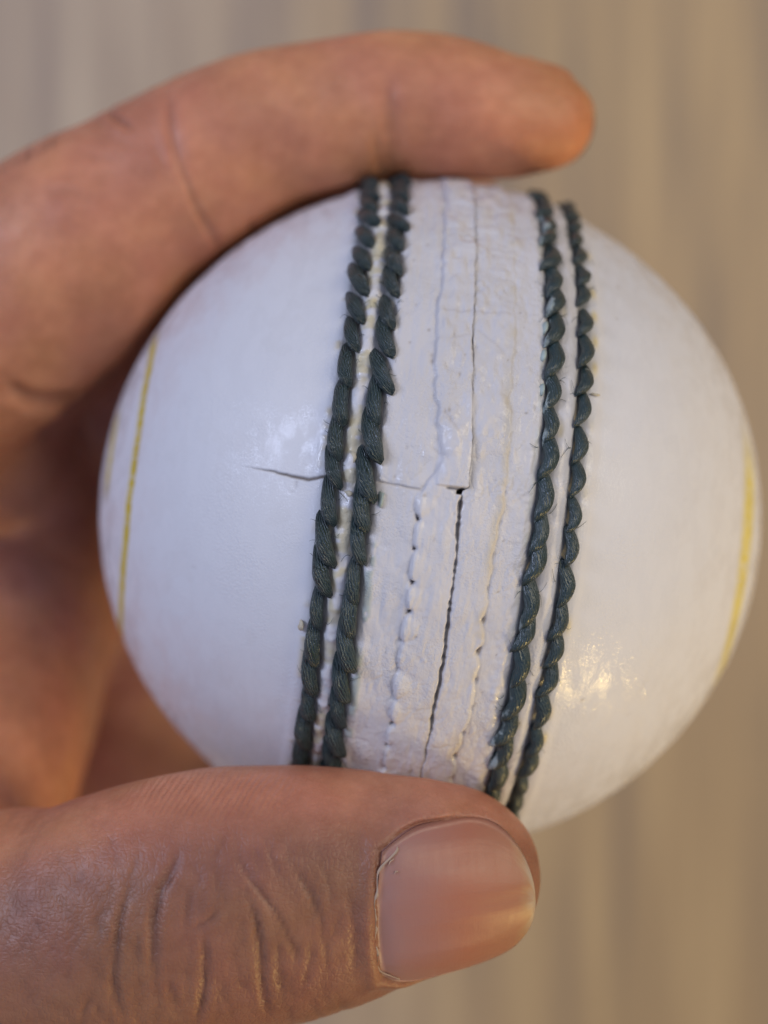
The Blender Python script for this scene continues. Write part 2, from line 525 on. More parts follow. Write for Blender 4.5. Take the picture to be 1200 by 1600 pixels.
        hole = np.exp(-((V - 2.35) / 0.28) ** 4) * np.exp(-((S - slit_s(V) + 0.25) / 0.26) ** 4)
        h -= 1.3 * hole
        tint(hole, (0.012, 0.011, 0.01))
        slot = np.exp(-((V - 2.5) / 0.13) ** 2) * sstep(-1.6, -1.2, S) * (S < 0.1)
        h -= 0.30 * slot
        tint(0.7 * slot, (0.12, 0.10, 0.09))
        # transverse split in the strip beside the inner green row
        vv = 2.35 - 0.07 * (S + 7.6) * 1.2 + 0.05 * N1(S * 1.4, 4.0)
        cr = np.exp(-((V - vv) / 0.11) ** 2) * sstep(-7.9, -7.5, S) * sstep(-3.4, -3.9, S)
        h += 0.10 * sstep(vv - 0.05, vv + 0.1, V) * np.exp(-((V - vv) / 2.2) ** 2) * sstep(-7.9, -7.3, S) * sstep(-3.4, -4.2, S)
        h -= 0.16 * cr
        tint(0.40 * cr, (0.40, 0.33, 0.24))
        # hairline crack running left from the outermost row
        vc = np.interp(S, [-22.5, -21.3, -18.8, -17.5, -15.8, -14.6, -13.2, -12.0], [2.95, 2.80, 2.55, 2.35, 2.05, 1.95, 2.30, 2.45]) + 0.05 * N1(S * 2.2, 1.0)
        wc = np.interp(S, [-22.5, -20.5, -18.0, -16.0, -14.6, -12.5], [0.02, 0.05, 0.10, 0.15, 0.17, 0.13])
        ck = np.exp(-((V - vc) / wc) ** 2) * sstep(-23.0, -17.2, S) * (S < -12.3)
        h -= 0.28 * ck
        tint(0.88 * ck, (0.13, 0.085, 0.05))
        sc = -15.9 + 0.25 * N1(V * 2.5, 5.0) + 0.12 * (V - 1.5)
        ck = np.exp(-((S - sc) / 0.10) ** 2) * sstep(0.2, 0.5, V) * sstep(1.9, 1.5, V)
        h -= 0.08 * ck
        tint(0.35 * ck, (0.30, 0.26, 0.24))
        # printed yellow rings near the pole
        ring = np.exp(-((S + 38.6 + 0.15 * N1(V * 0.2, 2)) / 0.72) ** 4) * (0.80 + 0.25 * N2(V * 1.4, 1.2))
        tint(1.2 * ring * sstep(-56, -44, V) * sstep(44, 36, V), (0.62, 0.46, 0.015))
        h -= 0.10 * ring
        ring = sstep(-12, 0, V) * sstep(30, 22, V) * np.exp(-((S + 46.6) / 1.1) ** 4) * (0.8 + 0.4 * N2(V * 2.0, 6.2))
        tint(1.1 * ring, (0.62, 0.47, 0.02))
    else:
        e = S - inner_r(V)
        low = sstep(4.0, 0.0, V)
        ph = V / 3.05 + 0.55
        cell, kk = ph - np.floor(ph), np.floor(ph)
        wave = 0.07 * np.cos(cell * 6.2832) * (1 + N1(V * 0.4, 3)) + 0.10 * N2(V * 0.8, 5.5) + 0.06 * N3(V * 2.1, 1.0)
        h += (0.20 * sstep(0.16, -0.16, e - wave)) * (0.5 + 0.5 * low) * sstep(-5, -2.5, e)
        h -= 0.10 * np.exp(-((e - wave - 0.08) / 0.14) ** 2) * (0.4 + 0.6 * low)
        pit = low * np.exp(-((e - wave - 0.10) / 0.17) ** 2) * np.exp(-((cell - 0.5) / 0.10) ** 2)
        deep = sstep(0.1, 0.7, N1(kk * 1.9, 3.8))
        h -= 0.55 * pit * (0.3 + deep)
        tint(pit * deep * 0.85, (0.22, 0.15, 0.09))
        stain = np.exp(-((e + 0.28 - wave) / 0.42) ** 2) * sstep(-0.35, 0.55, N1(V * 0.33, 7.2) + 0.5 * N2(V * 1.4, S * 0.8))
        tint(0.55 * stain, (0.62, 0.53, 0.36))
        h += 0.16 * np.exp(-((S - 5.6) / 0.7) ** 2) * low * (0.5 + 0.5 * N3(V * 0.9, S * 1.1))     # rough strip
        h += 0.05 * N3(S * 2.6, V * 2.6) * np.exp(-((S - 5.6) / 1.1) ** 4)
        # glue stains on the outer flank of the last row
        d = S - row_s('R2', V)
        ph = V / STEP + 0.35
        cell, kk = ph - np.floor(ph), np.floor(ph)
        a = sstep(-0.25, 0.55, N2(kk * 2.3, 3.9))
        st = np.exp(-((d - 1.15) / 0.36) ** 2) * np.exp(-((cell - 0.5) / 0.26) ** 2) * a
        tint(0.85 * st, (0.70, 0.55, 0.22))
        h += 0.12 * st
        d = S - row_s('R1', V)
        st = np.exp(-((d - 1.15) / 0.26) ** 2) * np.exp(-((cell - 0.2) / 0.22) ** 2) * sstep(0.1, 0.7, N2(kk * 1.3, 6.9))
        tint(0.6 * st, (0.66, 0.55, 0.30))
        tint(0.5 * np.exp(-((d + 1.05) / 0.22) ** 2) * sstep(-0.2, 0.5, N1(V * 0.8, 4.4)), (0.55, 0.58, 0.54))
        # gold stamp on the right cheek, rubbed to specks
        g = sstep(35.4, 37.4, S + 0.03 * V) * sstep(40.8, 38.8, S) * sstep(-38, -26, V) * sstep(32, 12, V)
        sp = sstep(-0.15, 0.25, 0.8 * N1(S * 1.6, V * 1.5) + 0.9 * N2(S * 3.6, V * 3.4) + 0.55)
        tint(0.35 * g + 0.5 * g * sp, (0.78, 0.63, 0.05))
        # shallow nick
        nk = np.exp(-((S - 22.5 - 0.3 * (V + 19)) / 0.14) ** 2) * np.exp(-((V + 18.5) / 0.9) ** 4)
        h -= 0.12 * nk
    # hairlines across the middle strips, rows of tiny pits
    for v0, s0, s1, sl, am in ((20.5, -3.4, 3.2, 0.10, 0.05), (17.4, 0.0, 2.8, -0.75, 0.06), (17.3, -2.6, -0.7, 0.4, 0.05),
                               (31.0, -3.3, 0.0, 0.1, 0.10), (29.5, 0.0, 3.3, -0.1, 0.04), (-19, -3.0, 0, 0.1, 0.03),
                               (-23.0, 0.6, 3.2, 0.2, 0.04), (8.6, -2.4, -0.8, -1.2, 0.09), (5.6, -3.2, -1.4, -0.7, 0.10)):
        vv = v0 + sl * (S - 0.5 * (s0 + s1)) + 0.15 * N1(S * 1.6, v0)
        ln = np.exp(-((V - vv) / 0.13) ** 2) * sstep(s0 - 0.2, s0 + 0.3, S) * sstep(s1 + 0.2, s1 - 0.3, S)
        h -= am * 1.4 * ln
        tint(0.28 * ln, (0.40, 0.35, 0.33))
    # faint vertical creases of the strips
    h -= wear * 0.035 * np.clip(N2(S * 2.6, V * 0.12), 0, 1)
    # the slit between the halves: both lips drop into a shared V
    wid = np.interp(V, [-HALF, -30, -24, -20, -15, -9, -3, 2, 2.9, 14, 15, 17.5, 18.5, 40, HALF],
                    [0.05, 0.06, 0.10, 0.16, 0.20, 0.20, 0.20, 0.22, 0.045, 0.045, 0.12, 0.12, 0.045, 0.04, 0.04])
    wid = wid * (0.8 + 0.35 * N1(V * 0.9, 1.7) + 0.25 * N2(V * 3.0, 2.0))
    gap = sstep(wid * 1.25 + 0.03, wid * 0.45, U)
    upper = sstep(2.6, 3.2, V) * (1 - np.exp(-((V - 16.4) / 1.6) ** 4))
    gap = gap * (1 - upper * (0.45 + 0.45 * N3(V * 0.5, 6.6)))
    h -= gap * (0.04 + 3.6 * np.clip(wid - 0.025, 0, 1)) * (1 - 0.55 * upper)
    tint(gap * np.clip(wid * 5.2 - 0.12, 0.08, 0.93) * (0.75 + 0.25 * N2(V * 0.9, 4.0)), (0.13, 0.115, 0.10))
    tint(0.35 * np.exp(-((U - wid) / 0.16) ** 2) * sstep(-4, -26, V) * (sgn < 0), (0.66, 0.58, 0.36))
    pts = ball_pt(S, V, R + h)
    nv, nu = S.shape
    idx = np.arange(nv * nu).reshape(nv, nu)
    a = idx
    b = np.roll(idx, -1, axis=0)
    f = np.stack([a[:, :-1], b[:, :-1], b[:, 1:], a[:, 1:]], -1).reshape(-1, 4)
    if sgn > 0:
        f = f[:, ::-1]
    f = f[:, ::-1]
    return pts.reshape(-1, 3), f, col.reshape(-1, 3), wear.reshape(-1)


for sgn, lab in ((-1, 'left leather half with a hairline crack and thin yellow ring'), (1, 'right leather half with rubbed gold stamp')):
    pts, f, col, wear = surface(sgn)
    me = make_mesh('leather_half', pts * MM, f)
    point_attr(me, 'paint', col)
    point_attr(me, 'wear', wear)
    obj('leather_half', me, M_LEATHER, ball, label=lab)


# stitches: one lobe of twisted cord each, tucked under the one before it
def stitch_mesh(kind, seed):
    r = np.random.default_rng(seed)
    nu, nv = (16, 14)
    u = np.linspace(-1, 1, nu)
    if kind == 'L':       # starts tucked under at upper left, swings out to a round lower-right end
        L, r0, hh = 5.0, 0.72, 0.62
        s = np.where(u < 0, 0.58 * u, 0.86 * np.abs(u) ** 1.25) - 0.06
        rad = r0 * np.sqrt(np.clip(1 - np.abs(u) ** np.where(u < 0, 2.2, 3.4), 0.002, 1)) * (0.98 + 0.08 * u)
    else:                 # bulges to the right, lower tip pulled to a point at the left
        L, r0, hh = 5.0, 0.74, 0.50
        s = 0.26 * np.cos(u * math.pi / 2) - np.where(u > 0, 0.72 * np.abs(u) ** 1.5, 0) + np.where(u < 0, 0.12 * u, 0)
        rad = r0 * np.sqrt(np.clip(1 - np.abs(u) ** np.where(u < 0, 2.6, 3.0), 0.002, 1)) * np.where(u > 0.5, 1 - 0.40 * sstep(0.5, 1.0, u), 1)
    t = -u * L / 2
    up = hh * (-0.35 + 1.35 * sstep(-1.0, 0.30, u)) - 0.35 * sstep(0.70, 1.0, u)
    pts, uvs = [], []
    for i in range(nu):
        for j in range(nv):
            a = 2 * math.pi * j / nv
            ca, sa = math.cos(a), math.sin(a)
            rr = rad[i] * (1 + 0.16 * float(N1(u[i] * 2.1 + seed * 3.7, ca * 1.5 + 5, sa * 1.5)))
            pts.append((t[i] + 0.10 * rr * ca, s[i] + rr * ca, up[i] + 0.82 * rr * sa))
            uvs.append((i / (nu - 1), j / nv))
    pts = np.array(pts)
    f = []
    for i in range(nu - 1):
        for j in range(nv):
            f.append((i * nv + j, i * nv + (j + 1) % nv, (i + 1) * nv + (j + 1) % nv, (i + 1) * nv + j))
    me = make_mesh('stitch', pts * MM, np.array(f))
    uvl = me.uv_layers.new(name='UVMap')
    uva = np.array(uvs)
    li = np.zeros(len(me.loops), np.int32)
    me.loops.foreach_get('vertex_index', li)
    uvc = uva[li].copy()
    # keep the seam of the wrap from smearing
    for pi in range(len(me.polygons)):
        q = uvc[pi * 4:pi * 4 + 4]
        if q[:, 1].max() - q[:, 1].min() > 0.5:
            q[q[:, 1] < 0.5, 1] += 1
    uvl.data.foreach_set('uv', uvc.astype(np.float32).ravel())
    return me


stitch_sets = {'L2': ('L', M_ST_L, 1.00), 'L1': ('L', M_ST_L, 1.08), 'R1': ('R', M_ST_R1, 1.06), 'R2': ('R', M_ST_R2, 0.90)}
row_labels = {'L2': 'outermost twisted green stitch row on the left', 'L1': 'second twisted green stitch row from the left',
              'R1': 'smooth green stitch row with pale paint on its left edge', 'R2': 'outermost smooth green stitch row on the right'}
mesh_cache = {}
for nm, (kind, mat, size) in stitch_sets.items():
    row = obj('stitch_row', None, None, ball, label=row_labels[nm])
    lat = abs(row_s(nm, 0.0)) / R
    count = int(round(2 * math.pi * R * math.cos(lat) / STEP))
    for i in range(count):
        v = -HALF + 2 * HALF * (i + 0.5 + random.uniform(-0.13, 0.13)) / count
        key = (nm, random.randrange(5))
        if key not in mesh_cache:
            me = stitch_mesh(kind, key[1] + {'L2': 0, 'L1': 10, 'R1': 20, 'R2': 30}[nm])
            me.materials.append(mat)
            mesh_cache[key] = me
        s = float(row_s(nm, v)) + random.uniform(-0.10, 0.10)
        p = ball_pt(s, v, R + 0.30 + random.uniform(-0.06, 0.06))
        up = p / np.linalg.norm(p)
        dv = ball_pt(s, v + 0.5, R) - ball_pt(s, v - 0.5, R)
        dv /= np.linalg.norm(dv)
        ds = np.cross(up, dv)
        if np.dot(ds, ball_pt(s + 0.5, v, R) - ball_pt(s - 0.5, v, R)) < 0:
            ds = -ds
        k = size * random.uniform(0.88, 1.10)
        m4 = Matrix(((dv[0], ds[0], up[0], p[0] * MM), (dv[1], ds[1], up[1], p[1] * MM), (dv[2], ds[2], up[2], p[2] * MM), (0, 0, 0, 1)))
        m4 = m4 @ Matrix.Rotation(math.radians(random.uniform(-10, 10)), 4, 'Z') @ Matrix.Diagonal((k * random.uniform(0.95, 1.06), k, k * random.uniform(0.92, 1.1), 1))
        st = obj('stitch', mesh_cache[key], None, row)
        st.matrix_local = m4


# loose bits on the seam: fibres, flakes
def tube_pts(path, rad, nseg=5):
    path = np.asarray(path, float)
    n = len(path)
    tg = np.gradient(path, axis=0)
    tg /= np.linalg.norm(tg, axis=1)[:, None] + 1e-9
    ref = np.array([0.31, 0.52, 0.79])
    a = np.cross(tg, ref)
    a /= np.linalg.norm(a, axis=1)[:, None] + 1e-9
    b = np.cross(tg, a)
    ang = np.arange(nseg) * 2 * math.pi / nseg
    rad = np.broadcast_to(rad, (n,))
    pts = path[:, None, :] + rad[:, None, None] * (np.cos(ang)[None, :, None] * a[:, None, :] + np.sin(ang)[None, :, None] * b[:, None, :])
    f = [(i * nseg + j, i * nseg + (j + 1) % nseg, (i + 1) * nseg + (j + 1) % nseg, (i + 1) * nseg + j)
         for i in range(n - 1) for j in range(nseg)]
    return pts.reshape(-1, 3), np.array(f)


vs, fs, off = [], [], 0
for k in range(170):
    nm = random.choice(('L2', 'L1', 'R1', 'R2'))
    v = random.uniform(-30, 45)
    side = random.choice((-1, 1))
    s = float(row_s(nm, v)) + side * random.uniform(0.5, 0.9)
    ln, bend = random.uniform(0.25, 0.95), random.uniform(-1.1, 1.1)
    q = np.linspace(0, 1, 6)
    path = [ball_pt(s + side * ln * a, v + bend * a * a + 0.2 * math.sin(3 * a + k), R + 0.45 + 0.25 * math.sin(2.5 * a)) for a in q]
    p_, f_ = tube_pts(path, 0.035 * (1 - 0.6 * q), 4)
    vs.append(p_)
    fs.append(f_ + off)
    off += len(p_)
obj('loose_fibre', make_mesh('loose_fibre', np.concatenate(vs) * MM, np.concatenate(fs)), M_FIBRE, ball, kind='stuff')


def flake(s, v, ls, lv, mat, name, tilt=0.15):
    """a small curled chip of paint lying on the seam"""
    n = 9
    base = ball_pt(s, v, R + 0.75)
    up = base / np.linalg.norm(base)
    ang = np.arange(n) * 2 * math.pi / n
    rr = np.array([random.uniform(0.65, 1.15) for _ in range(n)])
    ring = [(s + ls * math.cos(a) * q, v + lv * math.sin(a) * q) for a, q in zip(ang, rr)]
    top = [ball_pt(a, b, R + 0.62 + tilt * math.cos(g) + 0.05 * random.random()) for (a, b), g in zip(ring, ang)]
    bot = [ball_pt(a, b, R + 0.50 + tilt * math.cos(g)) for (a, b), g in zip(ring, ang)]
    pts = np.array(top + bot + [ball_pt(s, v, R + 0.74), ball_pt(s, v, R + 0.45)])
    f = []
    for j in range(n):
        k = (j + 1) % n
        f += [(2 * n, j, k), (2 * n + 1, n + k, n + j), (j, n + j, k), (k, n + j, n + k)]
    obj(name, make_mesh(name, pts * MM, np.array(f), False), mat, ball)


for s, v, a, b, mt in ((-7.25, 0.8, 0.34, 0.85, M_MINT), (-13.2, -12.8, 0.35, 0.6, M_CHIP), (-10.35, 4.4, 0.5, 0.7, M_CHIP),
                       (-10.3, 1.0, 0.45, 0.35, M_CHIP), (6.45, 20.0, 0.25, 0.9, M_MINT), (6.4, 16.8, 0.25, 0.8, M_MINT),
                       (6.5, 13.2, 0.22, 0.7, M_MINT), (11.9, 14.0, 0.5, 0.12, M_CHIP)):
    flake(s, v, a, b, mt, 'paint_flake')

# ------------------------------------------------------------------ the hand
G = 0.8
LO, HI = np.array([-118.0, -80.0, -74.0]), np.array([30.0, 62.0, 50.0])
NX, NY, NZ = [int(round((b - a) / G)) + 1 for a, b in zip(LO, HI)]
gx, gy, gz = [LO[i] + G * np.arange(n) for i, n in enumerate((NX, NY, NZ))]


def catmull(vals, n):
    vals = np.asarray(vals, float)
    m = len(vals)
    e = np.concatenate([[2 * vals[0] - vals[1]], vals, [2 * vals[-1] - vals[-2]]])
    t = np.linspace(0, m - 1 - 1e-9, n)
    i = np.floor(t).astype(int)
    f = (t - i)[:, None]
    p0, p1, p2, p3 = e[i], e[i + 1], e[i + 2], e[i + 3]
    return 0.5 * (2 * p1 + (p2 - p0) * f + (2 * p0 - 5 * p1 + 4 * p2 - p3) * f * f + (3 * p1 - p0 - 3 * p2 + p3) * f ** 3)


def chain(stations, ddir=(0, 0, 1)):
    """field of a limb: stations (x, y, z, a, b); a = radius across, b = radius along ddir"""
    st = np.array([s if len(s) == 5 else (*s, s[3]) for s in stations], float)
    length = np.linalg.norm(np.diff(st[:, :3], axis=0), axis=1).sum()
    sm = catmull(st, max(8, int(length / 0.9)))
    F = np.full((NX, NY, NZ), 60.0, np.float32)
    dd = np.array(ddir, float)
    dd /= np.linalg.norm(dd)
    mg = 8.0
    for x, y, z, a, b in sm:
        m = max(a, b) + mg
        i0, i1 = [int(np.clip((c - LO[0]) / G, 0, NX)) for c in (x - m, x + m)]
        j0, j1 = [int(np.clip((c - LO[1]) / G, 0, NY)) for c in (y - m, y + m)]
        k0, k1 = [int(np.clip((c - LO[2]) / G, 0, NZ)) for c in (z - m, z + m)]
        if i1 <= i0 or j1 <= j0 or k1 <= k0:
            continue
        X = (gx[i0:i1] - x)[:, None, None]
        Y = (gy[j0:j1] - y)[None, :, None]
        Z = (gz[k0:k1] - z)[None, None, :]
        w = X * dd[0] + Y * dd[1] + Z * dd[2]
        w2 = w * w
        l2 = X * X + Y * Y + Z * Z - w2
        q0 = np.sqrt(l2 / a ** 2 + w2 / b ** 2)
        q1 = np.sqrt(l2 / a ** 4 + w2 / b ** 4) + 1e-6
        d = q0 * (q0 - 1) / q1
        sub = F[i0:i1, j0:j1, k0:k1]
        np.minimum(sub, d, out=sub)
    return F


def smin(a, b, k):
    h = np.maximum(k - np.abs(a - b), 0) / k
    return np.minimum(a, b) - h * h * k * 0.25


def st_px(px, py, hw, z, b=None, grow=1.0):
    p = P(px, py, z)
    a = hw * (DIST - z) / FPX * grow
    return (p[0], p[1], p[2], a, b if b else a)


index_st = [(-66, 2, -14, 13, 13), st_px(-150, 600, 185, -6), st_px(-30, 505, 184, -2), st_px(110, 398, 174, 1), st_px(200, 330, 153, 2), st_px(300, 268, 142, 3),
            st_px(413, 207, 126, 4), st_px(520, 182, 120, 5), st_px(610, 164, 117, 6), st_px(700, 170, 114, 6), st_px(785, 183, 97, 6), st_px(850, 189, 78, 6)]
THUMB_D = np.array([0.06, -0.26, 0.96])
THUMB_D /= np.linalg.norm(THUMB_D)
thumb_st = [(-80, -42, -8, 17, 17), st_px(-150, 1560, 250, 14, 15), st_px(0, 1502, 238, 21, 13.5), st_px(110, 1476, 219, 24, 12.2), st_px(200, 1450, 221, 26, 11.6),
            st_px(330, 1415, 218, 27, 11.3), st_px(470, 1392, 202, 27, 10.4), st_px(600, 1369, 168, 27, 9.2), st_px(680, 1369, 150, 27, 8.3), st_px(715, 1371, 132, 27, 7.4)]
# rest of the fingers: the index path swung round the ball
idx = np.array(index_st)
F_index, F_thumb = chain(index_st), chain(thumb_st, THUMB_D)
hand = F_index.copy()
for ang, mcp, sc, xs in ((26, (-56, 12, -24), 1.0, 0.62), (56, (-54, 5, -40), 0.97, 0.66), (88, (-50, -6, -50), 0.86, 0.60)):
    st = [(-92, -14 - 0.25 * ang, -22 - 0.25 * ang, 15, 15), (*mcp, 12 * sc, 12 * sc)]
    for x, y, z, a, b in idx[4:]:
        rx, ry = (x - CB[0]) * xs, (y - CB[1])
        rr = math.hypot(rx, ry)
        need = (R + 0.93 * a * sc * 0.92 + 0.3) / rr
        rx, ry = rx * need, ry * need
        c, s_ = math.cos(math.radians(ang)), math.sin(math.radians(ang))
        st.append((rx + CB[0] - 3, ry * c + CB[1], -ry * s_ + 2, a * sc * 0.92, a * sc * 0.92))
    hand = smin(hand, chain(st), 2.0)
web = chain([(-56, 14, -10, 14), (-50, 3, -28, 13.5), (-47.5, -10, -28, 13.5), (-47, -22, -16, 13.5), (-50, -36, 4, 14), (-50, -44, 16, 13)])
cup = chain([(-60, 8, -36, 15), (-42, 4, -42, 13), (-36, -8, -45, 13), (-36, -22, -46, 13), (-38, -36, -46, 13)])
heel = chain([(-100, -34, -38, 20), (-74, -36, -42, 18), (-54, -36, -42, 15), (-40, -38, -42, 13), (-27, -42, -46, 11)])
wrist = chain([(-150, -38, -36, 25, 20), (-118, -32, -34, 25, 19), (-95, -24, -30, 24, 18)])
thenar = chain([(-105, -32, -22, 20), (-80, -38, -6, 19), (-58, -44, 10, 16)])
back = chain([(-100, -20, -34, 20), (-72, -4, -36, 17), (-60, 2, -34, 15)])
hand = smin(hand, back, 8)
hand = smin(hand, wrist, 10)
hand = smin(hand, heel, 5)
hand = smin(hand, cup, 4)
palm = smin(smin(web, thenar, 8), F_thumb, 4.5)
hand = smin(hand, palm, 4.0)
# the ball presses the skin flat where they touch
bx = np.sqrt((gx - CB[0])[:, None, None] ** 2 + (gy - CB[1])[None, :, None] ** 2 + (gz - CB[2])[None, None, :] ** 2)
hand = -smin(-hand, -(R + 0.5 - bx), 1.6)
hand[0], hand[-1] = 5, 5
hand[:, 0], hand[:, -1] = 5, 5
hand[:, :, 0], hand[:, :, -1] = 5, 5


def surface_nets(F):
    neg = F < 0
    c = np.zeros((NX - 1, NY - 1, NZ - 1), np.int8)
    for a in (0, 1):
        for b in (0, 1):
            for d in (0, 1):
                c += neg[a:NX - 1 + a, b:NY - 1 + b, d:NZ - 1 + d]
    act = (c > 0) & (c < 8)
    I, J, K = np.nonzero(act)
    ids = np.full(act.shape, -1, np.int64)
    ids[I, J, K] = np.arange(len(I))
    acc = np.zeros((len(I), 3))
    cnt = np.zeros(len(I))
    corners = [(a, b, d) for a in (0, 1) for b in (0, 1) for d in (0, 1)]
    for p in corners:
        for ax in range(3):
            if p[ax]:
                continue
            q = list(p)
            q[ax] = 1
            f0 = F[I + p[0], J + p[1], K + p[2]]
            f1 = F[I + q[0], J + q[1], K + q[2]]
            m = (f0 < 0) != (f1 < 0)
            t = np.where(m, f0 / np.where(m, f0 - f1, 1), 0)
            pt = np.tile(np.array(p, float), (len(I), 1))
            pt[:, ax] += t
            acc += pt * m[:, None]
            cnt += m
    verts = LO + G * (np.stack([I, J, K], -1) + acc / cnt[:, None])
    faces = []
    for ax in range(3):
        sl0, sl1 = [slice(None)] * 3, [slice(None)] * 3
        sl0[ax], sl1[ax] = slice(0, -1), slice(1, None)
        n0, n1 = neg[tuple(sl0)], neg[tuple(sl1)]
        e = np.stack(np.nonzero(n0 != n1), -1)
        o1, o2 = [(ax + 1) % 3, (ax + 2) % 3]
        ok = (e[:, o1] > 0) & (e[:, o2] > 0)
        e = e[ok]
        flip = n0[e[:, 0], e[:, 1], e[:, 2]]
        q = []
        for d1, d2 in ((1, 1), (0, 1), (0, 0), (1, 0)):
            g = e.copy()
            g[:, o1] -= d1
            g[:, o2] -= d2
            q.append(ids[g[:, 0], g[:, 1], g[:, 2]])
        q = np.stack(q, -1)
        q[~flip] = q[~flip][:, ::-1]
        faces.append(q)
    return verts, np.concatenate(faces)


hv, hf = surface_nets(hand)
# keep the one connected body, smooth a little
nb = np.zeros((len(hv), 3))
for it in range(3):
    nb[:] = 0
    ct = np.zeros(len(hv))
    for a, b in ((0, 1), (1, 2), (2, 3), (3, 0)):
        np.add.at(nb, hf[:, a], hv[hf[:, b]])
        np.add.at(nb, hf[:, b], hv[hf[:, a]])
        np.add.at(ct, hf[:, a], 1)
        np.add.at(ct, hf[:, b], 1)
    hv = hv + 0.5 * (nb / np.maximum(ct, 1)[:, None] - hv)
base_me = make_mesh('hand', hv, hf)
tmp = bpy.data.objects.new('tmp', base_me)
coll.objects.link(tmp)
md = tmp.modifiers.new('sub', 'SUBSURF')
md.levels = md.render_levels = 1
dg = bpy.context.evaluated_depsgraph_get()
hand_me = bpy.data.meshes.new_from_object(tmp.evaluated_get(dg))
bpy.data.objects.remove(tmp)
hand_me.name = 'hand'
nvh = len(hand_me.vertices)
co = np.zeros(nvh * 3, np.float32)
hand_me.vertices.foreach_get('co', co)
co = co.reshape(-1, 3).astype(float)
no = np.zeros(nvh * 3, np.float32)
hand_me.vertices.foreach_get('normal', no)
no = no.reshape(-1, 3).astype(float)
bvh = BVHTree.FromPolygons([Vector(v) for v in hv], [tuple(f) for f in hf.tolist()])
scl = (DIST - co[:, 2]) / FPX
ppx = np.stack([600 + co[:, 0] / scl, 800 - co[:, 1] / scl], -1)
disp = np.zeros(nvh)


def crease(poly, depth, width, region, swell=0.45):
    """a fold of skin pressed into the surface along a line"""
    poly = np.array(poly, float)
    lo, hi = poly.min(0) - 70, poly.max(0) + 70
    sel = np.nonzero(region & (ppx[:, 0] > lo[0]) & (ppx[:, 0] < hi[0]) & (ppx[:, 1] > lo[1]) & (ppx[:, 1] < hi[1]))[0]
    if not len(sel):
        return
    q = ppx[sel]
    pl = catmull(poly, 8 * len(poly))
    seg = np.linalg.norm(np.diff(pl, axis=0), axis=1)
    cum = np.concatenate([[0], np.cumsum(seg)])
    best = np.full(len(q), 1e9)
    tb = np.zeros(len(q))
    for i in range(len(pl) - 1):
        a, b = pl[i], pl[i + 1]
        ab = b - a
        t = np.clip(((q - a) @ ab) / (ab @ ab + 1e-9), 0, 1)
        d = np.linalg.norm(q - a - t[:, None] * ab, axis=1)
        m = d < best
        best[m] = d[m]
        tb[m] = (cum[i] + t[m] * seg[i]) / cum[-1]
    d = best * scl[sel]
    tp = sstep(0, 0.25, tb) * sstep(1.0, 0.75, tb)
    tp = 0.15 + 0.85 * tp
    disp[sel] += tp * depth * (-np.exp(-(d / width) ** 2) + swell * np.exp(-((d - 2.4 * width) / (1.5 * width)) ** 2))


front = no[:, 2] > -0.05
r_index = front & (co[:, 2] > -9) & (co[:, 1] > 8)
r_thumb = front & (co[:, 2] > 8) & (co[:, 1] < -20)
crease([(258, 120), (264, 165), (268, 205), (284, 262), (312, 330), (345, 392), (360, 420)], 0.26, 0.42, r_index, 0.30)
crease([(275, 180), (292, 240), (318, 300), (340, 345)], 0.10, 0.5, r_index, 0.2)
crease([(240, 215), (258, 262), (290, 320)], 0.07, 0.5, r_index, 0.2)
crease([(622, 150), (624, 200), (628, 250)], 0.08, 0.5, r_index, 0.2)
crease([(170, 168), (178, 182), (205, 198)], 0.35, 0.35, r_index)
crease([(608, 120), (609, 190), (611, 245), (614, 290)], 0.26, 0.75, r_index, 0.35)
crease([(585, 200), (592, 250), (600, 285)], 0.20, 0.5, r_index)
crease([(10, 592), (30, 612), (60, 624), (100, 622), (140, 612)], 0.7, 0.7, front & (co[:, 2] > -30) & (co[:, 1] > 5), 0.4)
crease([(395, 345), (392, 362), (402, 375)], 0.3, 0.35, r_index)
for a, b, c_ in (((110, 228), (150, 245), (190, 250)), ((60, 300), (110, 300), (150, 318)), ((150, 205), (195, 225), (215, 222)),
                 ((345, 215), (352, 228), (372, 236)),):
    crease([a, b, c_], 0.07, 0.45, r_index, 0.1)
TH = [([(215, 1375), (200, 1392), (186, 1440), (181, 1490), (180, 1545), (196, 1600)], 0.42, 0.36),
      ([(284, 1325), (268, 1360), (250, 1392), (241, 1440), (239, 1490), (241, 1535)], 0.55, 0.42),
      ([(318, 1450), (322, 1500), (319, 1550), (306, 1605)], 0.42, 0.34),
      ([(384, 1392), (398, 1430), (407, 1480), (410, 1540), (421, 1600)], 0.45, 0.36),
      ([(366, 1325), (384, 1362), (408, 1395), (440, 1440), (462, 1490), (467, 1520)], 0.30, 0.32),
      ([(452, 1335), (478, 1385), (500, 1430), (510, 1490), (511, 1540)], 0.26, 0.32),
      ([(489, 1465), (484, 1505), (473, 1548)], 0.25, 0.28),
      ([(258, 1530), (268, 1550), (272, 1575)], 0.3, 0.3), ([(342, 1420), (330, 1436), (300, 1455)], 0.2, 0.3),
      ([(415, 1300), (425, 1345), (432, 1380)], 0.14, 0.3), ([(500, 1350), (512, 1372), (520, 1420)], 0.15, 0.3),
      ([(540, 1380), (552, 1430), (556, 1480), (552, 1530)], 0.22, 0.4), ([(215, 1330), (206, 1370), (204, 1385)], 0.15, 0.3)]
for pl, dp, wd in TH:
    crease(pl, dp * 0.80, wd * 0.85, r_thumb, 0.20)
rr_ = np.random.default_rng(11)
